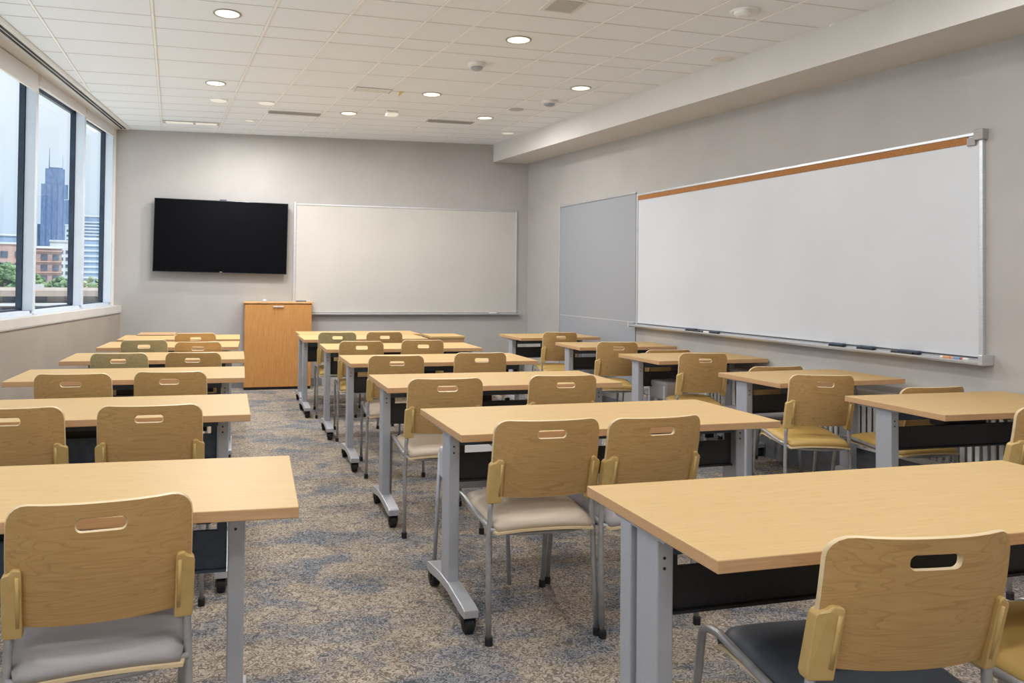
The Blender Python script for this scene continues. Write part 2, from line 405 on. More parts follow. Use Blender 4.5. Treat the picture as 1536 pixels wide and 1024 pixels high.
# roller blinds
def blind(k, zb, label, end=True):
    far, near = sy(mull[k]), sy(mull[k+1])
    t = thing('roller_blind', label, 'blind', group='roller blinds over the windows'); t.matrix_world = LW @ Matrix.Translation((0, near+.005, 0))
    ln = far-near-.01
    bm = new(); bx(bm, -.012, .008, 0, ln, zb+.016, 3.045, bev=.002); obj('fabric', bm, 'blind', t)
    bm = new(); bx(bm, -.014, .012, 0, ln, zb, zb+.016, bev=.003); obj('hem_bar', bm, 'white_trim', t)
    bm = new(); bx(bm, -.02, .022, ln-.012, ln, 2.985, 3.05, bev=.003); obj('end_bracket', bm, 'plastic', t)
    bm = new(); bx(bm, -.02, .022, 0, .012, 2.985, 3.05, bev=.003); obj('end_bracket', bm, 'plastic', t)
blind(2, 2.885, 'rolled white blind over the nearest window at left edge')
blind(1, 2.948, 'rolled white blind over the middle of the three visible windows')
blind(0, 2.93, 'rolled white blind over the far window beside the grey back wall')
for k in range(3, 9): 
    blind(k, 2.9, 'rolled white blind over a window behind the camera position')
# ceiling strip by the windows with a double slot
bm = new(); prev = None
for y in [YF+j*(YB-YF-.02)/16 for j in range(17)]:
    xa, xb = xl(y)-.02, band_x(y)
    za, zb = zc(xa, y), zc(xb, y)
    row = [bm.verts.new(p) for p in ((xa, y, za-.012), (xb-.02, y, zb-.012), (xb, y, zb-.006), (xb, y, zb+.03), (xa, y, za+.03))]
    if prev:
        for k in range(5): bm.faces.new([prev[k], prev[(k+1) % 5], row[(k+1) % 5], row[k]])
    else: bm.faces.new(row)
    prev = row
bm.faces.new(prev[::-1]); bmesh.ops.recalc_face_normals(bm, faces=bm.faces)
t5 = struct('trim_5', bm, 'white_trim', label='white ceiling strip with a linear air slot above the windows')
bm = new()
def slot_x(y): return -1.568+.112*(y-5.93)
for off, w in ((-.017, .02), (.019, .02)):
    prev = None
    for y in [YF+.02+j*(YB-YF-.1)/16 for j in range(17)]:
        x = slot_x(y)+off; z = zc(x, y)
        row = [bm.verts.new(p) for p in ((x-w/2, y, z-.016), (x+w/2, y, z-.016), (x+w/2, y, z+.0), (x-w/2, y, z+.0))]
        if prev:
            for k in range(4): bm.faces.new([prev[k], prev[(k+1) % 4], row[(k+1) % 4], row[k]])
        else: bm.faces.new(row)
        prev = row
    bm.faces.new(prev[::-1])
bmesh.ops.recalc_face_normals(bm, faces=bm.faces)
obj('air_slot', bm, 'slot', t5)
# baseboards
bm = new(); bx(bm, -1.25, 3.8, YB-.012, YB+.03, 0, .1, bev=.002)
struct('baseboard_back', bm, 'rad_base', label='dark grey base along the back wall')
RW = Matrix.Translation((4.3226, 0, 0)) @ Matrix.Rotation(-RA, 4, 'Z')       # local y along the right wall, -x into the room
cr_ = math.cos(RA)
bm = new(); bx(bm, -.012, .02, YF, YB-.02, 0, .1, bev=.002)
o = struct('baseboard_right', bm, 'rad_base', label='dark grey base along the right wall'); o.matrix_world = RW

# ------------------------------------------------------------------ right wall furniture
def rthing(name, label, cat, y, z=0, off=0, group=None):
    t = thing(name, label, cat, group=group); t.matrix_world = RW @ Matrix.Translation((-off, y/cr_, z)); return t
Y0, Y1, Z0, Z1 = 3.4, 6.87, .905, 2.195
wb = rthing('whiteboard', 'long wall whiteboard with cork strip and marker tray on the right wall', 'whiteboard', Y0)
ln = (Y1-Y0)/cr_
boxobj('writing_surface', (-.016, -.004, .01, ln-.01, Z0+.01, Z1-.01), 'board', wb)
bm = new()
bx(bm, -.026, 0, 0, .022, Z0, Z1, bev=.003); bx(bm, -.026, 0, ln-.022, ln, Z0, Z1, bev=.003); bx(bm, -.026, 0, .022, ln-.022, Z1-.02, Z1, bev=.003)
obj('frame', bm, 'alu', wb)
boxobj('cork_strip', (-.022, -.016, .09, ln-.03, Z1-.062, Z1-.021), 'cork', wb)
bm = new(); bx(bm, -.045, .0, -.015, .04, Z1-.05, Z1+.012, bev=.005); bx(bm, -.03, -.016, .04, .09, Z1-.075, Z1-.03, bev=.003); obj('corner_bracket', bm, 'ring', wb)
bm = new()
prism(bm, [(0, Z0-.012), (-.075, Z0-.03), (-.088, Z0-.018), (-.088, Z0-.008), (-.078, Z0-.018), (-.0, Z0+.004), (0, Z0+.02)][::-1], -.03, ln+.03, 'y')
o = obj('marker_tray', bm, 'alu', wb)
bm = new(); bx(bm, -.092, 0, -.045, -.02, Z0-.03, Z0+.03, bev=.004); obj('tray_end', bm, 'alu', wb)
bm = new(); bx(bm, -.092, 0, ln+.02, ln+.045, Z0-.03, Z0+.015, bev=.004); obj('tray_end', bm, 'alu', wb)
# things in the tray
def tray_z(off): return Z0+.004-(off)*.022/.078
def eraser(y, w, label, hgt=.026, off=.045):
    t = rthing('board_eraser', label, 'eraser', y, tray_z(off+.02)+.002, off, 'board erasers in the tray')
    bm = new(); bx(bm, -.02, .02, 0, w, .0, hgt*.45, bev=.003); obj('felt', bm, 'rubber', t)
    bm = new(); bx(bm, -.018, .018, .003, w-.003, hgt*.45, hgt, bev=.004); obj('grip', bm, 'slate', t)
def marker(y, w, mat, label, cap='black', off=.06):
    t = rthing('marker', label, 'marker', y, tray_z(off)+.010, off, 'markers in the tray')
    bm = new(); lathe(bm, [(.007, 0), (.008, .003), (.008, w*.7)], axis='y', n=12); obj('barrel', bm, mat, t)
    bm = new(); lathe(bm, [(.0085, w*.7), (.0085, w*.97), (.006, w)], axis='y', n=12); obj('cap', bm, cap, t)
eraser(4.325, .12, 'dark eraser in the tray, the farther of the two plain ones under mid board')
eraser(4.09, .125, 'dark eraser in the tray, the nearer of the two plain ones')
eraser(3.77, .14, 'dark eraser behind a black marker in the tray near its right end')
marker(3.80, .15, 'black', 'black marker lying in front of the eraser near the right tray end', off=.066)
eraser(5.90, .13, 'dark eraser near the far left end of the tray')
marker(5.82, .12, 'black', 'black marker beside the eraser at the far left of the tray', off=.066)
marker(5.70, .10, 'plastic', 'white marker with black cap lying left in the tray', off=.066)
eraser(5.60, .11, 'pale and dark eraser third from the far left end of the tray', .02)
marker(3.56, .06, 'orange', 'orange marker stub at the right end of the tray', 'plastic', off=.066)
marker(3.50, .055, 'blue', 'blue marker stub at the right end of the tray', 'orange', off=.066)
marker(3.45, .045, 'plastic', 'white marker stub nearest the right tray end', 'red', off=.066)

tp = rthing('tack_panel', 'tall pale panel in a thin metal frame left of the long whiteboard', 'wall panel', 6.9)
pl = (8.53-6.9)/cr_
boxobj('panel_surface', (-.010, -.003, .0, pl-.01, .3, 2.21), 'panel', tp)
boxobj('panel_seam', (-.0115, -.010, .0, pl-.02, .918, .923), 'tgap', tp)
bm = new(); bx(bm, -.022, 0, pl-.022, pl, .3, 2.225, bev=.003); bx(bm, -.022, 0, 0, pl-.022, 2.205, 2.225, bev=.003); bx(bm, -.022, 0, 0, pl-.022, .28, .3, bev=.003)
obj('frame', bm, 'alu', tp)

# radiator with slats below the whiteboard
rd = rthing('radiator', 'long white wall radiator with vertical slats under the whiteboard', 'radiator', 2.6)
rl = 3.1
bm = new(); bx(bm, -.10, 0, 0, rl, .60, .63, bev=.003); bx(bm, -.10, 0, 0, rl, .25, .29, bev=.003); bx(bm, -.10, 0, -.01, 0.01, .25, .63); bx(bm, -.10, 0, rl-.01, rl+.01, .25, .63)
obj('casing', bm, 'rad', rd)
boxobj('back_plate', (-.03, -.002, 0, rl, .29, .6), 'rad_base', rd)
boxobj('plinth', (-.06, -.013, .02, rl-.02, .0, .25), 'rad_base', rd)
slat_me = None
for k in range(70):
    y = .03+k*(rl-.06)/69
    if slat_me is None:
        bm = new(); bx(bm, -.1, -.088, -.012, .012, .29, .6, bev=.002); s = obj('slat', bm, 'rad', rd); slat_me = s.data
    else:
        s = bpy.data.objects.new('slat', slat_me); COL.objects.link(s); s.parent = rd
    s.location = (0, y, 0)
outl = rthing('wall_sensor', 'tiny black sensor dot on the right wall below the whiteboard corner', 'sensor', 3.33, .715, .0)
bm = new(); lathe(bm, [(.009, 0), (.009, -.008), (.005, -.012)], axis='x', n=12); obj('sensor_body', bm, 'black', outl)

# ------------------------------------------------------------------ back wall
tv = thing('television', 'large black flat screen mounted on the back wall', 'television', (-.063, 9.39, 1.803))
tv.rotation_euler = (0, .012, BA)
boxobj('housing', (-.768, .768, -.012, .045, -.428, .428), 'tv_rim', tv, .004)
boxobj('screen', (-.762, .762, -.0145, -.0115, -.421, .422), 'tv', tv)
boxobj('wall_mount', (-.25, .25, .045, .10, -.2, .2), 'black', tv)
bm = new(); bx(bm, -.035, .045, -.014, .02, .428, .442, bev=.004); obj('camera_bar', bm, 'slate', tv)
bm = new(); bx(bm, -.015, .015, -.0165, -.0143, -.420, -.414); obj('status_light', bm, 'vent', tv)

bb = thing('whiteboard', 'whiteboard on the back wall between screen and corner', 'whiteboard', (.785, yb(.785), 0)); bb.rotation_euler = (0, 0, BA)
bw_, z0, z1 = 2.9, .905, 2.238
boxobj('writing_surface', (.02, bw_-.02, -.016, -.004, z0, z1-.01), 'board2', bb)
bm = new(); bx(bm, 0, .028, -.03, 0, z0-.3, z1+.02, bev=.003); bx(bm, bw_-.02, bw_, -.024, 0, z0, z1, bev=.003); bx(bm, .02, bw_-.02, -.024, 0, z1-.018, z1, bev=.003)
obj('frame', bm, 'alu', bb)
bm = new(); prism(bm, [(0, z0-.02), (-.06, z0-.03), (-.07, z0-.02), (-.07, z0-.012), (-.062, z0-.02), (0, z0)], .03, bw_+.02, 'x'); bx(bm, bw_+.015, bw_+.03, -.07, 0, z0-.03, z0+.01, bev=.002)
obj('marker_tray', bm, 'alu', bb)
def bthing(name, label, cat, x, z, off, group=None): return thing(name, label, cat, (x, yb(x)-off, z), BA, group)
t = bthing('marker', 'white marker lying in the back whiteboard tray', 'marker', 3.30, z0-.002, .045)
bm = new(); lathe(bm, [(.007, 0), (.008, .003), (.008, .1)], axis='x', n=12); obj('barrel', bm, 'plastic', t)
bm = new(); lathe(bm, [(.0085, .1), (.0085, .14), (.006, .145)], axis='x', n=12); obj('cap', bm, 'sensor', t)

# lectern cabinet
lc = thing('lectern_cabinet', 'oak veneer lectern cabinet with a bar handle below the screen', 'cabinet', (.208, 9.262, 0), .0)
bm = new(); bx(bm, .0, .79, .004, .2, .03, 1.018, bev=.002); obj('body', bm, 'oak', lc)
bm = new(); bx(bm, .004, .786, -.012, .003, .035, 1.006, bev=.002); dr = obj('door', bm, 'oak', lc)
bm = new(); bx(bm, .33, .455, -.034, -.022, .975, .988, bev=.003); bx(bm, .335, .345, -.024, -.011, .976, .987); bx(bm, .44, .45, -.024, -.011, .976, .987); obj('handle', bm, 'alu', dr)
bm = new(); bx(bm, -.012, .802, -.02, .205, 1.02, 1.04, bev=.003); obj('top', bm, 'oak_edge', lc)
bm = new(); bx(bm, .01, .78, .01, .2, .0, .03); obj('plinth', bm, 'black', lc)
t = thing('remote_control', 'thin dark remote lying on top of the oak cabinet', 'remote', (.81, 9.30, 1.04)); bm = new(); bx(bm, 0, .125, 0, .045, 0, .014, bev=.004); obj('remote_body', bm, 'slate', t)
t = thing('desk_phone_puck', 'small white and blue round device on top of the oak cabinet', 'device', (.44, 9.32, 1.04)); bm = new(); lathe(bm, [(.026, 0), (.03, .008), (.022, .024), (.006, .032)], n=20); obj('puck_body', bm, 'seat_pale', t)

# ------------------------------------------------------------------ ceiling fittings
def cthing(name, label, cat, x, y, group=None):
    t = thing(name, label, cat, group=group)
    a = Vector((.1, 0, zc(x+.1, y)-zc(x, y))).normalized(); b = Vector((0, .1, zc(x, y+.1)-zc(x, y))).normalized(); n = a.cross(b).normalized(); b = n.cross(a)
    t.matrix_world = Matrix.Translation((x, y, zc(x, y)-.001)) @ Matrix((a, b, n)).transposed().to_4x4(); return t
LIGHTS = []
_pro = {}
def downlight(x, y, label, on=True, r=.087, lamp=True):
    t = cthing('recessed_downlight', label, 'ceiling light', x, y, 'recessed ceiling downlights')
    key = (on, r)
    if key not in _pro:
        bm = new(); n = 36
        prof = [(r-.009, -.0), (r-.008, -.004), (r+.001, -.005), (r+.004, -.001), (r+.004, .001), (r-.009, .001)]
        lathe_ring(bm, prof, n); a = obj('trim_ring', bm, 'ring' if on is True else 'white_trim', t)
        bm = new(); lathe(bm, [(r-.0095, -.0035), (r-.0095, .0015)], n=n); b = obj('diffuser', bm, 'lamp_on' if on is True else ('lamp_dim' if on == 'dim' else 'plastic'), t)
        _pro[key] = (a, b)
    else:
        for o in _pro[key]:
            c = o.copy(); COL.objects.link(c); c.parent = t
    if on and lamp:
        LIGHTS.append((x, y, zc(x, y)-.02))
def lathe_ring(bm, prof, n):
    rings = [[bm.verts.new((r*math.cos(2*PI*k/n), r*math.sin(2*PI*k/n), z)) for k in range(n)] for r, z in prof]
    m = len(rings)
    for i in range(m):
        a, b = rings[i], rings[(i+1) % m]
        for k in range(n): bm.faces.new([a[k], a[(k+1) % n], b[(k+1) % n], b[k]])
    bmesh.ops.recalc_face_normals(bm, faces=bm.faces)
downlight(-.101+.08, 5.145, 'bright round downlight nearest the windows at top left of the ceiling')
downlight(1.95, 5.0, 'bright round downlight nearest the camera, right of the ceiling middle')
downlight(-.12, 7.05, 'lit downlight above the screen, the nearer of a close pair')
downlight(-.10, 7.74, 'dimmer downlight above the screen, the farther of a close pair', 'dim')
downlight(.36, 7.72, 'dim downlight left of the dark slot vent', 'dim')
downlight(1.21, 7.93, 'lit downlight right of the dark slot vent over the cabinet')
downlight(1.81, 6.82, 'lit downlight beside the yellow tag in mid ceiling')
downlight(2.97, 6.12, 'pale lit downlight near the soffit, in front of a smoke detector', lamp=False)
downlight(2.63, 7.70, 'lit downlight beside the far dark slot vent')
downlight(.22, 8.64, 'faint small downlight near the back wall left of centre', 'dim', .06)
downlight(3.20, 8.52, 'faint downlight in the far right corner of the ceiling', 'dim', .08, False)
downlight(3.50, 4.89, 'unlit pale round fitting close to the soffit', False, .075)
for x, y in ((-.1, 3.2), (1.95, 3.1), (-.1, 1.2), (1.95, 1.2), (2.9, 2.6), (2.9, .6), (-1.2, 2.2), (-1.4, .0), (.4, -.8), (2.4, -.8), (-.9, -1.0)):
    downlight(x, y, 'lit downlight over the near part of the room above the camera')

def detector(x, y, label, r=.068, h=.055):
    t = cthing('smoke_detector', label, 'smoke detector', x, y)
    bm = new(); lathe(bm, [(r, 0), (r, -h*.35), (r*.85, -h*.5), (r*.72, -h*.55)][::-1], n=28); obj('base', bm, 'plastic', t)
    bm = new(); lathe(bm, [(r*.7, -h*.5), (r*.68, -h*.8), (r*.4, -h)][::-1], n=28); obj('sensor_head', bm, 'sensor', t)
detector(1.87, 5.68, 'white smoke detector with grey head in mid ceiling')
detector(2.93, 6.70, 'white smoke detector near the soffit beyond the pale downlight', .075, .05)
detector(3.67, 3.98, 'small round detector tight against the soffit', .042, .03)
t = cthing('ceiling_speaker', 'round white device on a wide plate at the top right of the ceiling', 'ceiling device', 3.0, 3.97)
bm = new(); lathe(bm, [(.09, 0), (.085, -.012), (.07, -.016)][::-1], n=32); obj('plate', bm, 'plastic', t)
bm = new(); lathe(bm, [(.05, -.01), (.048, -.03), (.03, -.042)][::-1], cx=-.03, cy=-.02, n=28); obj('dome', bm, 'rad', t)
t = cthing('ceiling_speaker', 'flat grey round grille on the far right of the ceiling', 'ceiling device', 2.78, 7.17)
bm = new(); lathe(bm, [(.075, 0), (.07, -.006)][::-1], n=32); obj('grille', bm, 'vent', t)
def vent(x0, x1, y, d, label, mat='vent_dark', slats=3):
    x = (x0+x1)/2; t = cthing('air_vent', label, 'air vent', x, y, None); w = (x1-x0)/2
    bm = new(); bx(bm, -w, w, -d/2, d/2, -.006, 0, bev=.002); obj('frame', bm, 'vent', t)
    bm = new()
    for k in range(slats):
        yy = -d/2+d*(k+.5)/slats; bx(bm, -w+.012, w-.012, yy-d/slats*.3, yy+d/slats*.3, -.008, -.005)
    obj('louvre', bm, mat, t)
vent(.39, .94, 8.10, .13, 'long dark slot vent in the ceiling over the oak cabinet')
vent(2.08, 2.60, 8.02, .13, 'long dark slot vent in the ceiling, farther right')
vent(1.10, 1.43, 6.84, .17, 'grey ceiling vent left of the yellow tag', 'rad')
t = cthing('air_diffuser', 'square pale diffuser set in a tile at the top of the ceiling', 'air vent', 1.95, 4.26)
bm = new(); bx(bm, -.11, .11, -.12, .12, -.006, 0, bev=.002); obj('frame', bm, 'white_trim', t)
bm = new(); bx(bm, -.085, .085, -.095, .095, -.010, -.005, bev=.002); obj('inner_plate', bm, 'vent', t)
t = cthing('ceiling_light_strip', 'short linear light and grille near the back wall top left', 'ceiling light', -.41, 8.93)
bm = new(); bx(bm, -.30, .30, -.075, .075, -.006, 0, bev=.002); obj('frame', bm, 'vent', t)
bm = new(); bx(bm, -.27, .02, -.045, .045, -.010, -.005, bev=.001); obj('tube_cover', bm, 'lamp_dim', t)
bm = new(); bx(bm, .05, .28, -.045, .045, -.010, -.005, bev=.001); obj('tube_cover', bm, 'lamp_dim', t)
t = cthing('emergency_light', 'small white twin emergency light box in mid ceiling', 'emergency light', 1.62, 7.70)
bm = new(); bx(bm, -.06, .06, -.05, .05, -.02, 0, bev=.004); obj('housing', bm, 'plastic', t)
bm = new(); bx(bm, -.06, .06, -.05, .05, -.045, -.022, bev=.006); obj('lamp_head', bm, 'lamp_dim', t)
t = cthing('hanging_tag', 'small yellow tag hanging from a ceiling joint', 'tag', 1.50, 6.80)
bm = new(); prism(bm, [(0, 0), (.05, -.0), (.03, -.012), (-.012, -.06)], -.0015, .0015, 'y'); obj('tag_body', bm, 'yellow', t)

# ------------------------------------------------------------------ desks
def make_desk(key, label, x, y, r, Lg, W, inset=(.03, .03), pof=.2, extra=0, group='wheeled classroom desks'):
    t = thing('wheeled_desk', label, 'desk', (x, y, 0), r, group)
    T = .029
    bm = new(); bx(bm, 0, Lg, 0, W, .74-T, .74, bev=.0025)
    bm.normal_update()
    for f in bm.faces:
        if abs(f.normal.z) < .5: f.material_index = 1
    obj('tabletop', bm, ['maple', 'maple_edge'], t)
    pw, pd = .045, .095
    for side, x0 in ((0, inset[0]), (1, Lg-inset[1]-pw)):
        py = W*.5-pd/2 if pof is None else pof
        bm = new(); bx(bm, x0, x0+pw, py, py+pd, .115, .705, bev=.004)
        for zz in (.655, .63): lathe(bm, [(.004, -.001), (.004, .001)], cx=x0+pw*.45, cy=py, cz=zz, n=10, mi=1, axis='y')
        bx(bm, x0-.005, x0+pw+.005, py-.04, py+pd+.1, .703, .711)
        leg = obj('leg', bm, ['metal', 'black'], t)
        if extra and side == 0:
            bm = new(); bx(bm, x0-.006, x0+pw-.012, py+pd+.02, py+pd*1.75, .115, .705, bev=.004)
            obj('leg', bm, 'metal', t)
        fy0, fy1 = -.03, max(W-.11, .46)
        xa, xb = x0-.004, x0+pw+.008
        bm = new()
        mid = py+pd/2
        prism(bm, [(fy0, .068), (fy0, .098), (fy0+.03, .105), (mid-.06, .122), (mid+.06, .122), (fy1-.02, .105), (fy1, .098), (fy1, .068), (fy1-.05, .066), (mid+.05, .085), (mid-.05, .085), (fy0+.06, .066)], xa, xb, 'x', bev=.003)
        ft = obj('foot', bm, 'metal_foot', t)
        for cy_ in (fy0+.03, fy1-.03):
            xc = (xa+xb)/2; bm = new()
            lathe(bm, [(.026, -.019), (.031, -.014), (.031, .014), (.026, .019)], cx=xc, cy=cy_+.008, cz=.0312, n=24, axis='x')
            bx(bm, xc-.024, xc-.020, cy_-.012, cy_+.022, .03, .07); bx(bm, xc+.020, xc+.024, cy_-.012, cy_+.022, .03, .07); bx(bm, xc-.024, xc+.024, cy_-.014, cy_+.02, .062, .07)
            obj('caster', bm, 'rubber', ft)
    py = W*.5-pd/2 if pof is None else pof
    a, b = inset[0]+pw, Lg-inset[1]-pw
    dark = 'black' if key[0] != 'L' else 'slate'
    bm = new(); bx(bm, a, b, py+.012, py+.06, .655, .7, bev=.003); obj('crossbar', bm, 'slate', t)
    bm = new(); bx(bm, a+.004, b-.004, py+.03, py+.042, .515, .62, bev=.002); bx(bm, a+.004, b-.004, py+.018, py+.042, .508, .516, bev=.001)
    for q in (.12, .5, .88): lathe(bm, [(.005, -.002), (.005, .002)], cx=a+(b-a)*q, cy=py+.029, cz=.6, n=8, axis='y')
    bx(bm, a+.004, a+.03, py+.03, py+.042, .62, .655); bx(bm, b-.03, b-.004, py+.03, py+.042, .62, .655)
    obj('modesty_panel', bm, dark, t)
    bm = new(); bx(bm, b-.14, b-.02, py+.07, py+.13, .66, .705, bev=.004); bx(bm, b-.09, b-.05, py+.09, py+.1, .62, .66); obj('latch_box', bm, 'black', t)
    bm = new(); bx(bm, a+.35, a+.62, py+.065, py+.16, .6, .7, bev=.01); obj('cable_tray', bm, 'black', t)
    return t
D = dict(
 M1=(.998, 1.400, .0036, 1.509, .595), M2=(.857, 2.746, .0114, 1.414, .600), M3=(.840, 4.012, -.0071, 1.380, .586), M4=(.830, 5.216, -.0048, 1.378, .589),
 M5=(.801, 6.287, -.0169, 1.338, .570), M6=(.722, 7.33, .012, 1.22, .62), M7=(.742, 7.99, .012, 1.29, .50),
 R1=(3.115, 2.743, -.011, 1.02, .583), R2=(3.117, 3.800, .050, .945, .541), R3=(3.089, 5.040, .028, .960, .573), R4=(3.020, 6.202, -.0225, .950, .550), R5=(2.901, 7.296, .03, .90, .60),
 L1=(.186, 1.965, -.037, 1.42, .577), L2=(.107, 3.338, -.0025, 1.36, .603), L3=(.111, 4.573, -.019, 1.286, .589), L4=(.133, 5.630, -.011, 1.225, .591), L5=(.102, 6.632, -.04, 1.12, .60), L6=(.130, 7.478, -.0167, 1.10, .597))
DL = dict(
 M1='large maple desk at the bottom right, nearest the camera, with a twin left post',
 M2='maple desk in the centre block behind the nearest right desk, left foot visible',
 M3='maple desk in the centre block, third counted from the camera',
 M4='maple desk in the centre block, fourth counted from the camera',
 M5='maple desk in the centre block, fifth counted from the camera',
 M6='maple desk in the centre block just right of the oak cabinet, two chairs at it',
 M7='farthest maple desk of the centre block, below the back whiteboard',
 R1='maple desk of the right block cut by the right edge, black panel below',
 R2='maple desk of the right block with a mustard seated chair, second from the camera',
 R3='maple desk of the right block, third from the camera, below the whiteboard end',
 R4='maple desk of the right block, fourth from the camera',
 R5='farthest maple desk of the right block near the room corner',
 L1='maple desk at the left front, cut by the left edge, nearest in the window block',
 L2='maple desk of the window block, second from the camera',
 L3='maple desk of the window block, third from the camera',
 L4='maple desk of the window block, fourth from the camera',
 L5='maple desk of the window block, fifth from the camera',
 L6='farthest maple desk of the window block, under the screen')
POF = dict(M1=.25, M2=.19, M3=.19, M4=.19, M5=.19, M6=.19, M7=.19, R1=.31, R2=.30, R3=.31, R4=.28, R5=.28)
for k, (x, y, r, Lg, W) in D.items():
    ins = (.012, .03)
    if k[0] == 'L':
        ins = (.15, .135 if k == 'L1' else .09)
        x, y = x-Lg*math.cos(r), y-Lg*math.sin(r)
    if k[0] == 'R': ins = (.02, .06)
    make_desk(k, DL[k], x, y, r, Lg, W, ins, POF.get(k, .2), extra=(k == 'M1'))
# small wooden cabinet at the end of the far desk
t = thing('wooden_side_cabinet', 'small pale wooden cabinet at the right end of the farthest centre desk', 'cabinet', (2.07, 7.68, 0), .0)
bm = new(); bx(bm, 0, .35, 0, .40, .0, .712, bev=.002); obj('body', bm, 'maple_edge', t)
bm = new(); bx(bm, -.01, .36, -.012, .41, .712, .735, bev=.002); obj('top', bm, 'maple', t)
# low table end at the far left
t = thing('side_table', 'small low table in the far left corner beyond the window block desks', 'table', (-.86, 8.0, 0))
bm = new(); bx(bm, 0, .36, 0, .5, .715, .74, bev=.003); obj('tabletop', bm, 'maple_edge', t)
for a in (.03, .30):
    for b in (.03, .44):
        bm = new(); bx(bm, a, a+.03, b, b+.03, 0, .715, bev=.003); obj('leg', bm, 'metal', t)

# ------------------------------------------------------------------ chairs
BW, BZ0, BZ1 = .405, .53, .815
def back_point(u, z, t=0):
    """u across, z height -> point on the moulded sheet; t = offset along thickness (+ = front)"""
    q = (BZ1-z)/(BZ1-BZ0)
    y = .055*q-.008*math.sin(q*PI) + .044*(abs(u)/.2)**2.4
    x = u*(1+.012*math.sin(q*PI))
    return Vector((x, y+t, z))
def rrect(hw, z0, z1, rt, rb, n):
    """rounded rectangle outline points, n per quadrant pieces, started at right middle, ccw; returns list"""
    pts = []
    def arc(cx, cz, r, a0, a1, k):
        for i in range(k): 
            a = a0+(a1-a0)*i/(k-1); pts.append((cx+r*math.cos(a), cz+r*math.sin(a)))
    def line(p, q, k):
        for i in range(1, k+1): t = i/(k+1); pts.append((p[0]+(q[0]-p[0])*t, p[1]+(q[1]-p[1])*t))
    zt, zb = z1-rt, z0+rb; k = n
    line((hw, (z0+z1)/2), (hw, zt), 2); arc(hw-rt, zt, rt, 0, PI/2, k); line((hw-rt, z1), (-hw+rt, z1), 8); arc(-hw+rt, zt, rt, PI/2, PI, k)
    line((-hw, zt), (-hw, zb), 5); arc(-hw+rb, zb, rb, PI, 1.5*PI, k); line((-hw+rb, z0), (hw-rb, z0), 8); arc(hw-rb, zb, rb, 1.5*PI, 2*PI, k); line((hw, zb), (hw, (z0+z1)/2), 2)
    return pts
def build_back():
    bm = new(); n = 6; th = .0066
    outer = rrect(BW/2, BZ0, BZ1, .046, .012, n); inner = rrect(.056, .750, .783, .014, .014, n)
    K = 9; m = len(outer)
    def ringpts(f): return [(inner[i][0]*(1-f)+outer[i][0]*f, inner[i][1]*(1-f)+outer[i][1]*f) for i in range(m)]
    def layer(t, rim):
        rs = []
        for k in range(K+1):
            f = k/K; pts = ringpts(f); rs.append([bm.verts.new(back_point(u, z, t)) for u, z in pts])
        return rs
    F = layer(th, 0); B = layer(-th, 0)
    for rs, flip in ((F, False), (B, True)):
        for k in range(K):
            for i in range(m):
                q = [rs[k][i], rs[k][(i+1) % m], rs[k+1][(i+1) % m], rs[k+1][i]]
                f = bm.faces.new(q if flip else q[::-1]); f.smooth = True
    for idx, sg in ((K, 1), (0, -1)):
        base = outer if idx == K else inner
        mid = []
        for i in range(m):
            p = Vector(base[i]); a = Vector(base[i-1]); b = Vector(base[(i+1) % m]); d = (b-a); nrm = Vector((d.y, -d.x)).normalized()*.003*sg
            mid.append(bm.verts.new(back_point(p.x+nrm.x, p.y+nrm.y, 0)))
        for i in range(m):
            j = (i+1) % m
            for a, b in ((F[idx], mid), (mid, B[idx])):
                f = bm.faces.new([a[i], a[j], b[j], b[i]]); f.material_index = 1; f.smooth = True
    bmesh.ops.recalc_face_normals(bm, faces=bm.faces)
    # keep rims crisp
    for e in bm.edges:
        if len(e.link_faces) == 2 and e.link_faces[0].material_index != e.link_faces[1].material_index: e.smooth = False
    return bm
def build_seat():
    """upholstered cushion with crowned top and falling front edge"""
    bm = new(); nx, ny = 14, 14; top = []; bot = []
    def outline(u, v):       # u -1..1 , v 0..1 rear->front
        hw = .196+.016*v
        # superellipse rounding of corners
        a = abs(u); vv = (v-.5)*2; k = 1-.06*(abs(vv)**6)
        x = u*hw*k; y = .05+.425*(.5+(v-.5)*(1-.05*a**6))
        return x, y
    def z(u, v): return .452+.018*v - .03*max(0, (v-.82)/.18)**2 - .012*abs(u)**3 + .006*math.sin(PI*v)
    for j in range(ny+1):
        v = j/ny; a = []; b = []
        for i in range(nx+1):
            u = -1+2*i/nx; x, y = outline(u, v)
            edge = max(abs(u), abs(2*v-1)); dz = .014*max(0, (edge-.8)/.2)**2
            a.append(bm.verts.new((x, y, z(u, v)-dz))); b.append(bm.verts.new((x*.985, .05+(y-.05)*.985, z(u, v)-.036)))
        top.append(a); bot.append(b)
    for j in range(ny):
        for i in range(nx):
            bm.faces.new([top[j][i], top[j][i+1], top[j+1][i+1], top[j+1][i]]); bm.faces.new([bot[j][i], bot[j+1][i], bot[j+1][i+1], bot[j][i+1]])
    for j in range(ny):
        for i in (0, nx): bm.faces.new([top[j][i], top[j+1][i], bot[j+1][i], bot[j][i]])
    for i in range(nx):
        for j in (0, ny): bm.faces.new([top[j][i], top[j][i+1], bot[j][i+1], bot[j][i]])
    bmesh.ops.recalc_face_normals(bm, faces=bm.faces)
    for f in bm.faces: f.smooth = True
    return bm
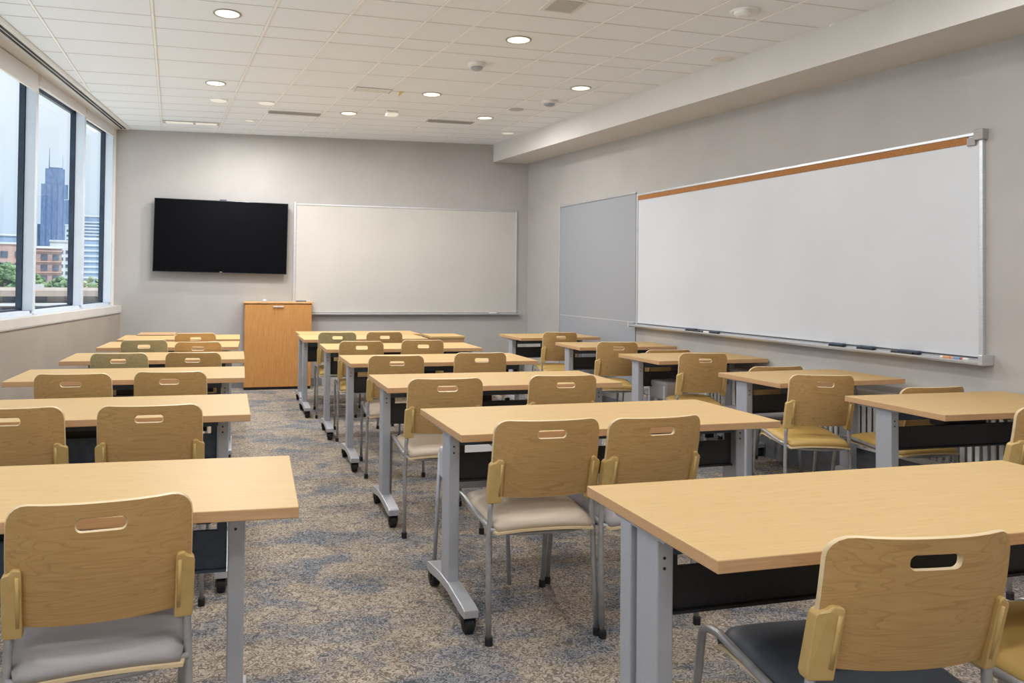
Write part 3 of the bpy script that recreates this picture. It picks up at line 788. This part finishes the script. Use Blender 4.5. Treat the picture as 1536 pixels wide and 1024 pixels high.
def build_shell():
    bm = new(); nx, ny = 12, 12; g = []
    for dz in (.417, .409):
        rows = []
        for j in range(ny+1):
            v = j/ny; row = []
            for i in range(nx+1):
                u = -1+2*i/nx; hw = (.201+.016*v)*(1-.06*abs((v-.5)*2)**6); y = .043+.438*(.5+(v-.5)*(1-.05*abs(u)**6))
                row.append(bm.verts.new((u*hw, y, dz+.018*v-.03*max(0, (v-.82)/.18)**2-.012*abs(u)**3)))
            rows.append(row)
        g.append(rows)
    for j in range(ny):
        for i in range(nx):
            a, b = g; bm.faces.new([a[j][i], a[j][i+1], a[j+1][i+1], a[j+1][i]]); bm.faces.new([b[j][i], b[j+1][i], b[j+1][i+1], b[j][i+1]])
    for j in range(ny):
        for i in (0, nx): bm.faces.new([g[0][j][i], g[0][j+1][i], g[1][j+1][i], g[1][j][i]])
    for i in range(nx):
        for j in (0, ny): bm.faces.new([g[0][j][i], g[0][j][i+1], g[1][j][i+1], g[1][j][i]])
    bmesh.ops.recalc_face_normals(bm, faces=bm.faces)
    return bm
def make_chair():
    t = thing('classroom_chair', '', 'chair', (0, 0, 0))
    obj('backrest', build_back(), ['ply', 'ply_edge'], t)
    c = obj('seat_cushion', build_seat(), 'seat_beige', t)
    obj('seat_shell', build_shell(), 'ply_edge', t)
    for s in (-1, 1):
        # side bracket hugging the sheet edge
        bm = new(); X = lambda v: s*v
        a, b = .168, .214
        prof = [(X(a), .508), (X(b-.004), .500), (X(b), .515), (X(b), .648), (X(b-.006), .656), (X(b-.018), .662), (X(b-.026), .672), (X(a+.004), .672), (X(a), .664)]
        if s > 0: prof = prof[::-1]
        def yc(x, z): p = back_point(min(abs(x), .2), max(z, .52)); return p.y
        A = [bm.verts.new((x, yc(x, z)-.020+.006*(abs(x) > .2), z)) for x, z in prof]; Bv = [bm.verts.new((x, yc(x, z)+.016, z)) for x, z in prof]
        fs = [bm.faces.new(A), bm.faces.new(Bv[::-1])]; n = len(prof)
        for i in range(n): fs.append(bm.faces.new([A[i], Bv[i], Bv[(i+1) % n], A[(i+1) % n]]))
        bmesh.ops.recalc_face_normals(bm, faces=bm.faces)
        bmesh.ops.bevel(bm, geom=list(bm.edges), offset=.0035, segments=2, profile=.5, affect='EDGES')
        br = obj('side_bracket', bm, 'bracket', t)
        bm = new(); xx = s*.177
        for z0_, z1_ in ((.535, .655),):
            P = [(xx, yc(xx, z)-.0215, z) for z in (z0_, (z0_+z1_)/2, z1_)]
            tube(bm, P, .0045, 8, rad=.01)
        obj('ridge', bm, 'bracket', br)
        # rear leg
        bm = new(); tube(bm, [(s*.198, .097, .525), (s*.202, .097, .44), (s*.207, .094, .3), (s*.211, .07, .02)], .0105, 12, rad=.08)
        lg = obj('leg', bm, 'chrome', t)
        bm = new(); lathe(bm, [(.0145, 0), (.0145, .026), (.0125, .03)], cx=s*.2113, cy=.069, cz=0, n=16); obj('foot_cap', bm, 'rubber', lg)
        # front leg with side rail
        bm = new(); tube(bm, [(s*.202, .096, .415), (s*.208, .2, .418), (s*.216, .435, .447), (s*.218, .50, .43), (s*.216, .535, .25), (s*.214, .565, .02)], .0105, 12, rad=.055)
        lg = obj('leg', bm, 'chrome', t)
        bm = new(); lathe(bm, [(.0145, 0), (.0145, .026), (.0125, .03)], cx=s*.214, cy=.566, cz=0, n=16); obj('foot_cap', bm, 'rubber', lg)
    bm = new(); tube(bm, [(-.203, .086, .408), (-.1, .066, .395), (.1, .066, .395), (.203, .086, .408)], .0085, 10, rad=.08); obj('seat_frame', bm, 'chrome', t)
    bm = new(); tube(bm, [(-.21, .3, .408), (.21, .3, .408)], .0085, 10); obj('seat_frame', bm, 'chrome', t)
    return t
proto = make_chair(); used = False
def chair(cx_, cy_, rot, w, label, seat='seat_beige', back=None, group='plywood backed classroom chairs'):
    global used
    o = proto if not used else copy_tree(proto)
    used = True
    s = max(.84, min(1.06, w/.40))
    o.location = (cx_, cy_, 0); o.rotation_euler = (0, 0, rot); o.scale = (s, 1, 1)
    o['label'] = label; o['group'] = group; o['category'] = 'chair'
    for c in o.children:
        n = c.name.split('.')[0]
        if n == 'seat_cushion': c.material_slots[0].link = 'OBJECT'; c.material_slots[0].material = M[seat]
        if n == 'backrest':
            c.material_slots[0].link = 'OBJECT'; c.material_slots[0].material = M[back or 'ply']
    return o
chair(1.378, 1.232, -.105, .415, 'large chair back at the bottom right corner with dark slate seat', 'seat_dark')
chair(1.95, 1.21, -.04, .40, 'chair cut by the right edge at the bottom, only seat corner showing', 'seat_mustard')
chair(-.262, 1.837, .105, .385, 'big chair at the bottom left with grey seat', 'seat_grey')
chair(1.146, 2.57, -.03, .40, 'chair with beige seat in front of the second centre desk, left of its pair')
chair(1.577, 2.546, .05, .39, 'right chair of the pair at the second centre desk, partly behind the nearest desk', 'seat_grey')
chair(-.284, 3.16, -.018, .385, 'right chair at the second window block desk')
chair(-.800, 3.19, -.03, .385, 'left chair at the second window block desk, cut by the left edge')
chair(1.097, 3.753, -.06, .386, 'left chair at the third centre desk, pale seat and legs visible')
chair(1.761, 3.776, -.07, .372, 'right chair at the third centre desk')
chair(-.764, 4.249, -.07, .37, 'left chair at the third window block desk')
chair(-.286, 4.264, -.09, .365, 'right chair at the third window block desk')
chair(1.097, 4.945, -.11, .363, 'left chair at the fourth centre desk')
chair(1.724, 5.06, -.11, .362, 'right chair at the fourth centre desk')
chair(-.678, 5.35, -.03, .35, 'left chair at the fourth window block desk', 'seat_grey', 'ply_green')
chair(-.213, 5.344, -.10, .355, 'right chair at the fourth window block desk', 'seat_grey')
chair(1.066, 6.13, -.10, .354, 'left chair at the fifth centre desk', 'seat_mustard')
chair(1.595, 6.19, -.10, .35, 'right chair at the fifth centre desk', 'seat_mustard')
chair(-.628, 6.45, .03, .345, 'greenish left chair at the fifth window block desk', 'seat_grey', 'ply_green')
chair(-.208, 6.214, -.02, .345, 'right chair at the fifth window block desk', 'seat_grey')
chair(1.02, 7.20, -.08, .35, 'left chair at the desk beside the oak cabinet', 'seat_mustard', 'ply_green')
chair(1.475, 7.20, -.08, .34, 'right chair at the desk beside the oak cabinet', 'seat_mustard')
chair(-.262, 7.20, .08, .35, 'farthest chair of the window block below the screen', 'seat_grey')
chair(3.203, 3.547, -.30, .345, 'chair with mustard seat in front of the second right block desk', 'seat_mustard')
chair(3.80, 3.38, -.04, .42, 'chair behind the cut off right desk, only its top edge showing', 'seat_mustard').scale = (1.02, 1, .93)
chair(3.313, 4.80, -.26, .335, 'chair with mustard seat at the third right block desk', 'seat_mustard')
chair(3.63, 4.42, -.04, .42, 'chair peeking over the second right block desk', 'seat_grey').scale = (1.02, 1, .93)
chair(3.178, 5.80, -.24, .335, 'chair at the fourth right block desk', 'seat_mustard')
chair(3.58, 5.66, -.04, .42, 'chair peeking over the third right block desk', 'seat_grey').scale = (1.02, 1, .93)
chair(3.206, 7.0, -.2, .335, 'farthest chair of the right block', 'seat_mustard')
chair(3.42, 2.44, -.12, .40, 'chair cut by the right photo edge at the cut off right desk', 'seat_dark')
# low stools tucked under desks beside the chairs
def stool(x, y, label, mat, w=.25, z0=.42, z1=.56):
    t = thing('low_stool', label, 'stool', (x, y, 0), 0, 'low stools under the desks')
    bm = new(); bx(bm, -w/2, w/2, -.12, .12, z0, z1, bev=.015); obj('pad', bm, mat, t)
    for a in (-1, 1):
        for b in (-1, 1):
            bm = new(); tube(bm, [(a*(w/2-.005), b*.10, z1-.03), (a*(w/2+.01), b*.125, .0)], .009, 10); obj('leg', bm, 'metal', t)
stool(1.075, 3.28, 'pale grey low stool under the second centre desk, left of its chairs', 'seat_pale')
stool(3.33, 5.30, 'grey low stool under the third right block desk', 'seat_grey', .2)

# ------------------------------------------------------------------ outside
GZ = -14
ext = {
 'brick': noise_mat('pinkish brick', srgb(146, 124, 120), srgb(158, 136, 131), nscale=.6, rough=.9),
 'brick2': noise_mat('brown brick', srgb(128, 110, 108), srgb(140, 121, 118), nscale=.6, rough=.9),
 'white': noise_mat('white concrete', srgb(166, 171, 174), srgb(175, 179, 182), nscale=.4, rough=.8),
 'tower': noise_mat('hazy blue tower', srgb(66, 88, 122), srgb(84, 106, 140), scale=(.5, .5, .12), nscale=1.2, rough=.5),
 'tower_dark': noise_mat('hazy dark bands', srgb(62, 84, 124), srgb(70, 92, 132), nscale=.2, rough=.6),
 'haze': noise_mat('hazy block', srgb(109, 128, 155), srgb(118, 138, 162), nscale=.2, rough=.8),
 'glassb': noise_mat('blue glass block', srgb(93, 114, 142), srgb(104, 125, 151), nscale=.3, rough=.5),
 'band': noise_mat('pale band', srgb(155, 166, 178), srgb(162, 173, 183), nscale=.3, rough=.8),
 'pane': noise_mat('dark window', srgb(58, 68, 82), srgb(76, 87, 103), nscale=.8, rough=.4),
 'beige': noise_mat('beige concrete', srgb(128, 118, 110), srgb(140, 130, 122), nscale=.3, rough=.9),
 'beige2': noise_mat('lower beige concrete', srgb(150, 140, 132), srgb(162, 151, 143), nscale=.3, rough=.9),
 'leaf': noise_mat('green foliage', srgb(50, 80, 56), srgb(104, 128, 92), nscale=1.1, detail=6, rough=.9),
 'leaf2': noise_mat('yellow green foliage', srgb(100, 122, 90), srgb(150, 160, 124), nscale=1.1, detail=6, rough=.9),
 'ground': noise_mat('distant ground', srgb(206, 208, 206), srgb(218, 219, 217), nscale=.05, rough=.95)}  # ground kept extra pale to bounce light up through the windows
M.update({'x_'+k: v for k, v in ext.items()})
bm = new(); bx(bm, -900, 900, -300, 1500, GZ-1, GZ); o = struct('ground', bm, 'x_ground', label='city ground far below the windows')
def building(name, label, x, y, w, d, z1, mat, cols=0, rows=0, ww=.6, hh=.5, ztop=1, pitch=3, z0=GZ, parts=None, panemat='x_pane'):
    rz = math.atan2(-x, y)*1.0
    t = thing(name, label, 'building', (x, y, z0), rz)
    bm = new(); bx(bm, -w/2, w/2, 0, d, 0, z1-z0, bev=0); obj('walls', bm, mat, t)
    bm = new(); bx(bm, -w/2-.2, w/2+.2, -.2, d+.2, z1-z0, z1-z0+.5); obj('roof', bm, 'x_white', t)
    if cols:
        cw_ = w/cols; me = None
        for r in range(rows):
            for c in range(cols):
                if me is None:
                    bm = new(); bx(bm, -cw_*ww/2, cw_*ww/2, -.12, .05, -pitch*hh/2, pitch*hh/2); o = obj('window', bm, panemat, t); me = o.data
                else: o = bpy.data.objects.new('window', me); COL.objects.link(o); o.parent = t
                o.location = (-w/2+cw_*(c+.5), 0, z1-z0-ztop-pitch*(r+.5))
    return t
def bands(t, w, zs, h, mat, d=.25, name='band'):
    for z in zs:
        bm = new(); bx(bm, -w/2-.1, w/2+.1, -d, .05, z-h/2, z+h/2); obj(name, bm, mat, t)
building('brick_apartment', 'pink brick block with blue windows seen through the nearest window', -60, 221.5, 17, 14, 9.6, 'x_brick', 5, 4, .5, .55, 1.2, 3)
t = building('rooftop_block', 'pale blue roof structure above the pink brick block', -56, 232, 9, 6, 12.2, 'x_haze')
t = building('brown_apartment', 'brown brick block beside the tower base in the middle window', -41.5, 196.3, 7.4, 14, 7.8, 'x_brick2', 3, 5, .55, .5, .8, 2.5); bands(t, 7.4, [21.2-2.5*k for k in range(5)], .25, 'x_brick')
building('white_apartment', 'white block with small dark windows right of the brown one', -47.2, 249.5, 8, 14, 11.6, 'x_white', 6, 8, .5, .45, 2.0, 2.1)
t = thing('skyscraper', 'tall stepped blue tower with a rooftop antenna', 'skyscraper', (-197, 978, GZ), math.atan2(197, 978))
for nm, a in (('lower_shaft', (-14.3, 14.3, 0, 26, 0, 123)), ('upper_shaft', (-10.3, 10.6, 2, 22, 123, 141.5)), ('crown', (-6, 8, 5, 18, 141.5, 143.5)), ('side_wing', (-17.6, -14.3, 4, 24, 0, 76))):
    bm = new(); bx(bm, *a); obj(nm, bm, 'x_tower', t)
for x_ in (-8.5, -2.5, 3.5, 9.5):
    bm = new(); bx(bm, x_-.5, x_+.5, -.4, .4, 0, 122); obj('rib', bm, 'x_tower_dark', t)
bm = new(); lathe(bm, [(.7, 0), (.45, 12), (.2, 25)], cx=-6.2, cy=11, cz=141.5, n=8); obj('antenna', bm, 'x_tower', t)
bm = new(); lathe(bm, [(.4, 0), (.15, 17)], cx=8.2, cy=11, cz=141.5, n=8); obj('antenna', bm, 'x_haze', t)
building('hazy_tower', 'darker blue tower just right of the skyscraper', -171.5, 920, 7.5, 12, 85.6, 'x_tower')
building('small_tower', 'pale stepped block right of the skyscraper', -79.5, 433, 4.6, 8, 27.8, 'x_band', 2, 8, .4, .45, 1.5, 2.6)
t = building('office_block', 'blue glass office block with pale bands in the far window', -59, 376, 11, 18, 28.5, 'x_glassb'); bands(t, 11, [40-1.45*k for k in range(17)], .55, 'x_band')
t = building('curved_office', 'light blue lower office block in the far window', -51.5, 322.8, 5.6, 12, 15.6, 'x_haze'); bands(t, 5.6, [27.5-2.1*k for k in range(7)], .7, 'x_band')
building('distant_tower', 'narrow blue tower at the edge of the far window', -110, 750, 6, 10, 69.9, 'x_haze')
# low terrace building
t = thing('terrace_building', 'low beige building with long roof bands below the windows', 'building', (-21, 66, GZ), .22)
for nm, a, m_ in (('walls', (-30, 24, 0, 18, 0, 13.7), 'x_beige2'), ('roof_slab', (-30.3, 24.3, -1.0, 18.5, 13.7, 14.15), 'x_beige'), ('balcony_band', (-30.3, 24.3, -1.6, 0, 12.95, 13.15), 'x_white'), ('lower_deck', (-30.3, 24.3, -3.2, 0, 11.9, 12.1), 'x_beige')):
    bm = new(); bx(bm, *a); obj(nm, bm, m_, t)
random.seed(3)
for k in range(24):
    x_ = -29+k*2.2
    for z_, h_ in ((13.25, .36), (12.2, .55)):
        bm = new(); wv = random.uniform(.7, 1.6); bx(bm, x_, x_+wv, -.12, .1, z_, z_+h_); obj('window', bm, 'x_pane' if random.random() < .7 else 'x_brick', t)
bm = new(); bx(bm, 5.4, 6.3, -2.6, -2.0, 12.1, 12.6); obj('awning', bm, 'red', t)
for k in range(3):
    bm = new(); bx(bm, -8+k*7, -7+k*7, 6, 7, 14.15, 14.6); obj('roof_unit', bm, 'x_white', t)
# trees: crowns of many leaf clumps
def tree(x, y, z0, h, w, mat, label, n=46):
    t = thing('tree', label, 'tree', (x, y, GZ), 0, 'trees beyond the windows')
    bm = new(); tube(bm, [(0, 0, 0), (.1, .1, (z0-GZ)*.6), (0, 0, z0-GZ+h*.5)], .25, 8, rad=1); obj('trunk', bm, 'x_brick2', t)
    bm = new(); rnd = random.Random(int(x*10+y))
    for i in range(n):
        th, ph, q = rnd.uniform(0, 2*PI), rnd.uniform(-1, 1), rnd.uniform(.45, 1)
        sn = math.sqrt(1-ph*ph); a, b = w*.82*q*sn*math.cos(th), w*.82*q*sn*math.sin(th)
        r = w*rnd.uniform(.16, .27)
        mtx = Matrix.Translation((a, b, z0-GZ+h*.5+h*.42*q*ph)) @ Matrix.Diagonal((r, r, r*.75, 1))
        res = bmesh.ops.create_icosphere(bm, subdivisions=3, radius=1, matrix=mtx)
        for v in res['verts']: v.co += Vector((rnd.uniform(-1, 1), rnd.uniform(-1, 1), rnd.uniform(-1, 1)))*r*.16
    obj('crown', bm, mat, t)
tree(-37.5, 131, -3.1, 8.0, 4.2, 'x_leaf', 'broad green tree in the nearest window')
tree(-33.2, 131, -3.1, 6.6, 3.2, 'x_leaf', 'green tree beside the mullion in the nearest window')
tree(-42.5, 128, -3.1, 7.6, 4, 'x_leaf', 'green tree at the far left edge of the view')
tree(-27.5, 121, -2.6, 5.2, 2.6, 'x_leaf', 'dark green tree at the foot of the brown block')
tree(-24.8, 121, -2.8, 4.0, 2.4, 'x_leaf', 'low green tree at the foot of the white block')
tree(-22.3, 120, -2.8, 4.3, 2.2, 'x_leaf', 'small green tree beside the mullion in the middle window')
tree(-18.8, 118, -3.5, 5.0, 2.0, 'x_leaf2', 'yellow green tree in the far window')
tree(-16.8, 118, -3.5, 4.6, 1.8, 'x_leaf2', 'pale green tree at the right of the far window')
tree(-12.6, 44, -4.4, 3.4, 1.8, 'x_leaf', 'shrub crown at the bottom of the nearest window')
tree(-10.4, 43, -4.6, 3.0, 1.5, 'x_leaf', 'shrub crown low beside the first mullion')

# ------------------------------------------------------------------ light
wd = bpy.data.worlds.new('sky'); S.world = wd; wd.use_nodes = True; nt = wd.node_tree; bg = nt.nodes['Background']
tc = nt.nodes.new('ShaderNodeTexCoord'); sp = nt.nodes.new('ShaderNodeSeparateXYZ'); rp = nt.nodes.new('ShaderNodeValToRGB')
nt.links.new(tc.outputs['Generated'], sp.inputs[0]); nt.links.new(sp.outputs['Z'], rp.inputs['Fac'])
e = rp.color_ramp.elements; e[0].position = 0; e[0].color = srgb(184, 205, 230); e[1].position = .4; e[1].color = srgb(236, 240, 245)
k = e.new(.10); k.color = srgb(208, 219, 231); k = e.new(.2); k.color = srgb(227, 232, 238)
nt.links.new(rp.outputs[0], bg.inputs['Color']); bg.inputs['Strength'].default_value = .82
sd = bpy.data.lights.new('bounce_sun', 'SUN'); sd.energy = 6; sd.angle = .02; sd.color = (1, .97, .93)  # added sun, lights the ground so its bounce brightens the ceiling
so = bpy.data.objects.new('bounce_sun', sd); COL.objects.link(so); so.location = (30, -20, 60)
so.rotation_euler = Vector((-.35, .25, -.9)).to_track_quat('-Z', 'Y').to_euler()
ld = bpy.data.lights.new('downlight lamp', 'AREA'); ld.shape = 'DISK'; ld.size = .16; ld.energy = 12.5; ld.color = (1, .975, .945); ld.spread = PI
l2 = ld.copy(); l2.energy = 8
for x, y, z in LIGHTS:
    o = bpy.data.objects.new('downlight_lamp', l2 if y < 4 else ld); COL.objects.link(o); o.location = (x, y, z)

# ------------------------------------------------------------------ camera
cd = bpy.data.cameras.new('camera'); cam = bpy.data.objects.new('camera', cd); COL.objects.link(cam)
yaw, pt, ro, h = .2510, .0163, .0109, 1.3168
F = Vector((math.sin(yaw)*math.cos(pt), math.cos(yaw)*math.cos(pt), math.sin(pt)))
R = Vector((math.cos(yaw), -math.sin(yaw), 0)); U = R.cross(F)
R2 = R*math.cos(ro)+U*math.sin(ro); U2 = -R*math.sin(ro)+U*math.cos(ro)
mtx = Matrix((R2, U2, -F)).transposed().to_4x4(); mtx.translation = (0, 0, h); cam.matrix_world = mtx
cd.sensor_width = 36; cd.sensor_fit = 'HORIZONTAL'; cd.lens = 1150/1536*36
cd.shift_x = (768-635.0583)/1536; cd.shift_y = (401.1727-512)/1536
cd.clip_start = .05; cd.clip_end = 3000
S.camera = cam
vs = S.view_settings; S.display_settings.display_device = 'sRGB'; vs.view_transform = 'Standard'; vs.look = 'None'; vs.gamma = 1; vs.use_curve_mapping = False; vs.exposure = .7
